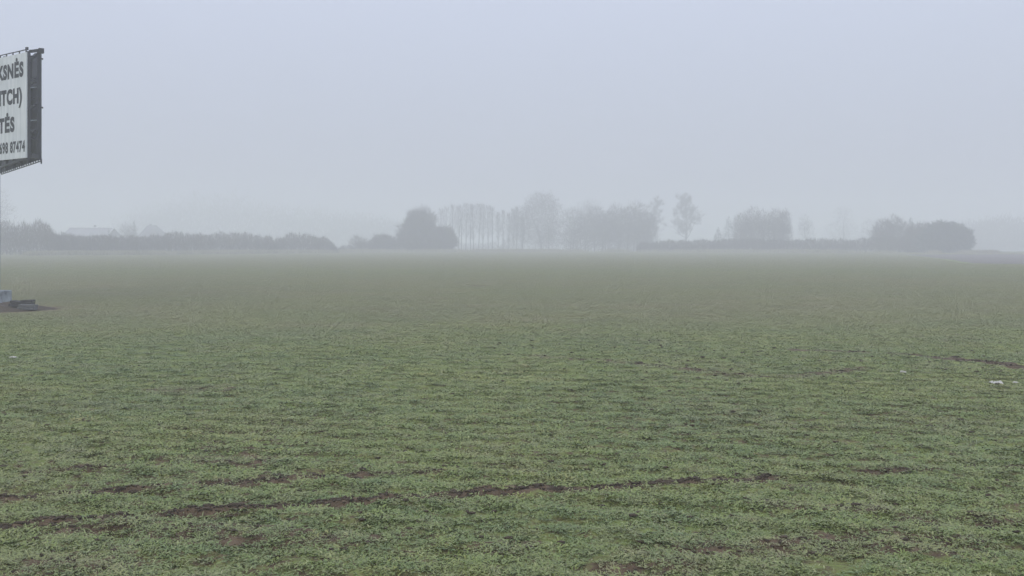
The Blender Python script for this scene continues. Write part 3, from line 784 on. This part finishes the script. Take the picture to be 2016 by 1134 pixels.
# --- tall broad crown and the wide bare stand right of it
crown_tree('broad_tree', 'tallest pale rounded tree rising above the middle of the tree line', 'tree', 1066, 266,
           [(1028, 1104, 377, 442), (1036, 1098, 384, 430), (1008, 1062, 402, 462), (1066, 1116, 402, 470), (1030, 1095, 425, 490)], 17000, trunk_r=.3, edge=.3, wd=(.014, .034), gap=.5)
crown_tree('small_tree', 'grey bare tree with open lower trunk under the tallest crown', 'tree', 1028, 246, [(1000, 1050, 412, 482)], 3600, trunk_r=.1, edge=.4)
crown_tree('small_tree', 'low grey bare tree right under the tallest crown', 'tree', 1080, 248, [(1052, 1112, 425, 492)], 4300, trunk_r=.1, edge=.4)
crown_tree('faint_tree', 'faint rounded tree top showing behind the left of the dense bare stand', 'tree', 1158, 282, [(1132, 1186, 395, 440), (1140, 1180, 400, 470)], 4600, trunk_r=.2, edge=.35)
stand = [(1128, 409, 36), (1150, 423, 34), (1172, 411, 36), (1194, 415, 38), (1214, 404, 38), (1236, 409, 40), (1254, 399, 38), (1274, 417, 34)]
for i, (px, tp, w) in enumerate(stand):
    crown_tree('stand_tree', f'{NUM[i]} bare tree of the dense stand counted from its left end', 'tree', px, 232 + (i % 3) * 3, [(px - w * .6, px + w * .6, tp, 470), (px - w * .62, px + w * .62, 440, 502)],
               8200 if i > 1 else 5200, trunk_r=.13, group='dense stand of bare trees', edge=.33, stems=2, wd=(.014, .034), freq=.7)
bare_tree('bare_tree', 'thin bare tree rising from the right end of the dense stand', 1281, 290, 391, .17, 71, first=.25, spread=.3, per=2, wd=(.008, .018), levels=4)
bare_tree('bare_tree', 'lone bare tree with visible limbs standing apart right of the dense stand', 1350, 285, 389, .26, 77, first=.26, spread=.40, per=4, kids=(6, 7), wd=(.008, .018), ang=(.5, 1.3), tw=(.4, 1.0), levels=4)

# --- right side
hedge('hedge', 'long low dark hedge along the right half of the field edge',
      [(1255, 478), (1300, 474), (1400, 471), (1460, 469), (1560, 471), (1640, 470), (1730, 468), (1790, 466)], 196, 184, 36000, seed=41, thick=2.8, mat='twig', wd=(.014, .034))
spruce('spruce', 'smallest pointed conifer at the left foot of the dark clump', 1414, 238, 445, 19, 51, n=2400)
spruce('spruce', 'pointed conifer just left of the wide dark clump', 1435, 236, 422, 26, 52, n=3200)
clump = [(1462, 421, 30), (1483, 411, 32), (1506, 418, 32), (1527, 413, 30)]
for i, (px, tp, w) in enumerate(clump):
    crown_tree('clump_tree', f'{NUM[i]} tree from the left in the wide square-topped clump between the conifers', 'tree', px, 214 + (i % 2) * 2, [(px - w * .62, px + w * .62, tp, 465), (px - w * .66, px + w * .66, 435, 500)],
               5200, trunk_r=.13, group='square-topped clump of trees', edge=.3, stems=2, wd=(.014, .034), freq=.7)
crown_tree('pointed_tree', 'tree with a small pointed top closing the right end of the square-topped clump', 'tree', 1544, 215, [(1524, 1560, 426, 500), (1534, 1556, 413, 470)], 5600, mat='twig', trunk_r=.12, edge=.35, freq=.7)
crown_tree('faint_tree', 'faint pointed tree in the mist right of the square-topped clump', 'tree', 1586, 300, [(1568, 1604, 432, 480), (1576, 1596, 422, 460)], 2600, trunk_r=.14, edge=.4)
crown_tree('faint_tree', 'faint tall tree with small round top in the deep mist of the right half', 'tree', 1660, 330, [(1640, 1680, 406, 440), (1624, 1692, 430, 490)], 5200, trunk_r=.2, edge=.35)
crown_tree('faint_tree', 'faint loose tree behind the left side of the brownish clump', 'tree', 1714, 285, [(1694, 1738, 432, 490)], 2200, trunk_r=.14, edge=.4)
crown_tree('brown_tree', 'brownish bare tree beginning the dark clump left of the green bush', 'tree', 1738, 196, [(1716, 1762, 434, 500)], 6500, mat='twig', trunk_r=.12, stems=2, edge=.33)
crown_tree('brown_tree', 'brownish tree with warm top in the middle of the dark clump', 'tree', 1764, 196, [(1740, 1792, 429, 500)], 8000, mat='twig_warm', trunk_r=.12, stems=2, edge=.3)
spruce('spruce', 'dark conifer tip poking up left of the green bush', 1793, 206, 425, 20, 54, n=3800)
crown_tree('brown_bush', 'low dark bush filling in left of the green bush', 'bush', 1812, 188, [(1780, 1850, 444, 506)], 12000, mat='twig', trunk_r=.08, stems=3, edge=.25, wd=(.02, .045), gap=0)
crown_tree('evergreen_bush', 'broad rounded dark blue-green bush at the right end of the tree line', 'bush', 1866, 182,
           [(1816, 1910, 441, 508), (1822, 1890, 437, 480), (1860, 1917, 447, 497)], 34000, mat='needle', trunk_r=.1, stems=4, edge=.34, tw=(.25, .6), wd=(.04, .08), updir=.15, gap=0, freq=.9)

# --- deep-mist trees at the left
crown_tree('faint_tree', 'faint tall tree in the mist at the left edge of the field', 'tree', -18, 235, [(-70, 22, 366, 440), (-60, 34, 395, 450)], 4200, trunk_r=.25, edge=.4)
spruce('spruce', 'thin faint conifer beside the gabled house behind the hedge', 264, 232, 431, 9, 55, n=1600)
crown_tree('garden_tree', 'faint low bare tree between the two roofs behind the hedge', 'tree', 253, 236, [(236, 268, 441, 480)], 1400, trunk_r=.08, edge=.4)
spruce('spruce', 'small faint conifer at the right end of the white-edged roof', 214, 205, 448, 5, 56, n=700)

# far woods that read as one mass
def far_wood(name, label, prof, d, n, seed):
    g = np.random.default_rng(seed); pa, pb = prof[0][0], prof[-1][0]
    px = g.uniform(pa, pb, n); y = d + g.uniform(-12, 12, n); x = X(px, d)
    top = np.interp(px, [p[0] for p in prof], [p[1] for p in prof]); z0 = base_z(x, y)
    H = (EYE + (HOR - top) / F * d - z0) * (.72 + .4 * fbm(x * .16, y * .1, seed, 3)) * g.uniform(.72, 1.05, n); u = g.random(n)
    P = np.stack([x, y, z0 + u * H], 1); D = np.stack([g.normal(0, .5, n), g.normal(0, .5, n), np.ones(n)], 1)
    o = link_mesh(name, sliver_mesh(name, P, D, g.uniform(1, 2.2, n), g.uniform(.08, .16, n), g), M['twig'])
    tag(o, label, 'wood', kind='stuff')
far_wood('far_wood', 'barely visible wood fading into the mist above the left hedge', [(230, 430), (310, 392), (380, 374), (480, 380), (520, 394), (640, 402), (720, 418), (800, 440)], 462, 42000, 61)
far_wood('far_wood', 'barely visible wood fading into the mist at the right edge', [(1880, 452), (1910, 430), (1950, 421), (2010, 420), (2200, 418)], 372, 22000, 62)

# ---------------------------------------------------------------- dry grass verge at the field edge
def verge(name, label, pts, n, seed):
    g = np.random.default_rng(seed)
    px = g.uniform(pts[0][0], pts[-1][0], n)
    d = np.interp(px, [p[0] for p in pts], [p[1] for p in pts]); den = fbm(px * .012, px * 0, seed, 3)
    keep = g.random(n) < sstep(.25, .6, den); px, d = px[keep], d[keep]; k = len(px)
    y = d + g.uniform(-2.2, 1.0, k); x = X(px, d); z = base_z(x, y)
    P = np.stack([x, y, z], 1); D = np.stack([g.normal(0, .35, k), g.normal(0, .35, k), np.ones(k)], 1)
    o = link_mesh(name, sliver_mesh(name, P, D, g.uniform(.3, .85, k), g.uniform(.02, .05, k), g), M['straw'])
    tag(o, label, 'grass', kind='stuff')
verge('dry_grass', 'pale dry grass along the foot of the left hedge', [(60, 140), (300, 150), (664, 180), (700, 192), (900, 196)], 52000, 71)
verge('dry_grass', 'pale dry grass in front of the bare stand and low right hedge', [(900, 200), (1300, 194), (1500, 186), (1800, 172), (1960, 168)], 44000, 72)

# ---------------------------------------------------------------- houses behind the left hedge
def shed():
    d = 232; x0, x1 = X(121, d), X(212, d); zr = Z(447.5, d)
    root = empty('farm_building', ((x0 + x1) / 2, d + 4, gz1(0, d)), 'long low pale building with a bright white roof edge behind the left hedge', 'building')
    inv = Matrix.Translation(-root.location); zb = root.location.z
    def fin(o): o.data.transform(inv); return o
    cx = (x0 + x1) / 2; w = x1 - x0
    m = MB(); m.box((cx, d + 4.2, (zb + zr - 1.9) / 2), (w - .7, 7.6, zr - 1.9 - zb)); fin(m.build('wall', M['wall_pale'], root))
    # roof: eaves towards the field, ridge behind
    yf, yr, yb = d - .3, d + 4.2, d + 8.7; ze = zr - 2.0
    m = MB()
    V = [(x0, yf, ze), (x1, yf, ze), (x1 - .25, yr, zr - .05), (x0, yr, zr - .05)]
    m.box8([(x, y, z - .15) for x, y, z in V] + V)
    V2 = [(x0, yr, zr - .05), (x1 - .25, yr, zr - .05), (x1, yb, ze), (x0, yb, ze)]
    m.box8([(x, y, z - .15) for x, y, z in V2] + V2)
    ro = fin(m.build('roof', M['roof_grey'], root))
    m = MB(); m.box((cx - .12, yr, zr + .07), (w - .2, .5, .17)); c = m.build('ridge_cap', M['fascia'], ro); c.data.transform(inv)
    m = MB(); m.bar((x1 + .03, yf, ze - .02), (x1 - .2, yr, zr - .02), .06, .2); c = m.build('barge_board', M['fascia'], ro); c.data.transform(inv)
    for k in range(4):
        xx = x0 + 1.2 + k * 2.1
        m = MB(); m.box((xx, d + .36, zb + 1.5), (1.0, .1, 1.0)); wf = fin(m.build('window', M['fascia'], root))
        m = MB(); m.box((xx, d + .30, zb + 1.5), (.84, .04, .84)); p = m.build('pane', M['pane'], wf); p.data.transform(inv)
    m = MB(); m.box((X(168, d), yr + 1.2, zr + .15), (.4, .4, .9)); c = m.build('chimney', M['roof_dark'], ro); c.data.transform(inv)
shed()
def house():
    d = 255; xl, xr = X(266, d), X(318, d); zr = Z(443, d); xa, xb = X(279, d), X(297, d); ze = Z(470, d)
    root = empty('gabled_house', ((xl + xr) / 2, d + 4, gz1(0, d)), 'grey hipped roof of a small house behind the left hedge, beside a thin conifer', 'house')
    inv = Matrix.Translation(-root.location); zb = root.location.z
    def fin(o): o.data.transform(inv); return o
    m = MB(); m.box(((xl + xr) / 2, d + 4, (zb + ze) / 2), (xr - xl - .8, 7, ze - zb)); fin(m.build('wall', M['wall_pale'], root))
    m = MB(); yf, yb, ym = d, d + 8, d + 4
    m.v = [(xl, yf, ze), (xr, yf, ze), (xr, yb, ze), (xl, yb, ze), (xa, ym, zr), (xb, ym, zr)]
    m.f = [[0,1,5,4], [1,2,5], [2,3,4,5], [3,0,4], [3,2,1,0]]
    ro = fin(m.build('roof', M['roof_dark'], root))
    m = MB(); m.box((xa + .5, ym + .8, zr - .1), (.5, .5, .9)); c = m.build('chimney', M['roof_grey'], ro); c.data.transform(inv)
    for k in (-1, 1):
        xx = (xl + xr) / 2 + k * 1.5
        m = MB(); m.box((xx, d + .47, zb + 1.5), (1.0, .1, 1.2)); wf = fin(m.build('window', M['fascia'], root))
        m = MB(); m.box((xx, d + .41, zb + 1.5), (.84, .04, 1.04)); p = m.build('pane', M['pane'], wf); p.data.transform(inv)
house()

# ---------------------------------------------------------------- mist
HAZE_DENSITY = 0.0056
def haze():
    m = bpy.data.materials.new('mist'); m.use_nodes = True; nt = m.node_tree; nt.nodes.clear()
    out = nt.nodes.new('ShaderNodeOutputMaterial'); v = nt.nodes.new('ShaderNodeVolumePrincipled')
    v.inputs['Color'].default_value = (.985, .99, .995, 1); v.inputs['Density'].default_value = HAZE_DENSITY
    v.inputs['Anisotropy'].default_value = 0.15
    nt.links.new(v.outputs[0], out.inputs['Volume'])
    b = MB(); b.box((0, 725, 6.5), (1480, 1540, 27)); o = b.build('haze', m)
    tag(o, 'pale grey morning mist over the whole field', 'mist', kind='stuff')
haze()

# ---------------------------------------------------------------- light: overcast sky and a veiled sun
SUN_EL, SUN_AZ = R(38), R(200)
def world():
    w = bpy.data.worlds.new('World'); scene.world = w; w.use_nodes = True; nt = w.node_tree; nt.nodes.clear()
    out = N(nt, 'ShaderNodeOutputWorld'); bg = N(nt, 'ShaderNodeBackground'); bg.inputs['Strength'].default_value = .1
    sky = N(nt, 'ShaderNodeTexSky', sky_type='NISHITA'); sky.sun_disc = False; sky.sun_elevation = SUN_EL; sky.sun_rotation = SUN_AZ
    sky.air_density = 1.5; sky.dust_density = 3
    tc = N(nt, 'ShaderNodeTexCoord'); sp = N(nt, 'ShaderNodeSeparateXYZ'); nt.links.new(tc.outputs['Generated'], sp.inputs[0])
    # overcast: zenith about three times the horizon
    mr = N(nt, 'ShaderNodeMapRange'); mr.inputs['From Min'].default_value = 0; mr.inputs['From Max'].default_value = 1
    mr.inputs['To Min'].default_value = 4.93; mr.inputs['To Max'].default_value = 14.5
    nt.links.new(sp.outputs['Z'], mr.inputs['Value'])
    sc = N(nt, 'ShaderNodeVectorMath', operation='SCALE'); sc.inputs[0].default_value = (.905, .982, 1.225)
    nt.links.new(mr.outputs[0], sc.inputs['Scale'])
    c = mix(nt, .10, sc.outputs[0], sky.outputs[0])
    nt.links.new(c, bg.inputs['Color']); nt.links.new(bg.outputs[0], out.inputs['Surface'])
    L = bpy.data.lights.new('sun', 'SUN'); L.energy = 1.0; L.angle = R(40); L.color = (1, .94, .84)
    o = bpy.data.objects.new('sun', L); COL.objects.link(o)
    dirv = Vector((math.sin(SUN_AZ) * math.cos(SUN_EL), math.cos(SUN_AZ) * math.cos(SUN_EL), math.sin(SUN_EL)))
    o.rotation_euler = dirv.to_track_quat('Z', 'Y').to_euler()
world()

# ---------------------------------------------------------------- camera, render
cam = bpy.data.cameras.new('camera'); co = bpy.data.objects.new('camera', cam); COL.objects.link(co)
cam.sensor_width = 36; cam.lens = 36; cam.clip_end = 4000; cam.clip_start = .05
co.location = (0, 0, EYE); co.rotation_euler = (R(90), 0, 0)
cam.shift_y = -(567 - HOR) / F
scene.camera = co
scene.view_settings.view_transform = 'Standard'; scene.view_settings.look = 'None'
scene.view_settings.exposure = 0; scene.view_settings.gamma = 1
scene.render.engine = 'CYCLES'
cy = scene.cycles
cy.max_bounces = 6; cy.diffuse_bounces = 2; cy.glossy_bounces = 2; cy.transmission_bounces = 2; cy.volume_bounces = 3; cy.transparent_max_bounces = 12
cy.use_denoising = True; cy.denoising_input_passes = 'RGB_ALBEDO_NORMAL'; cy.denoising_prefilter = 'ACCURATE'
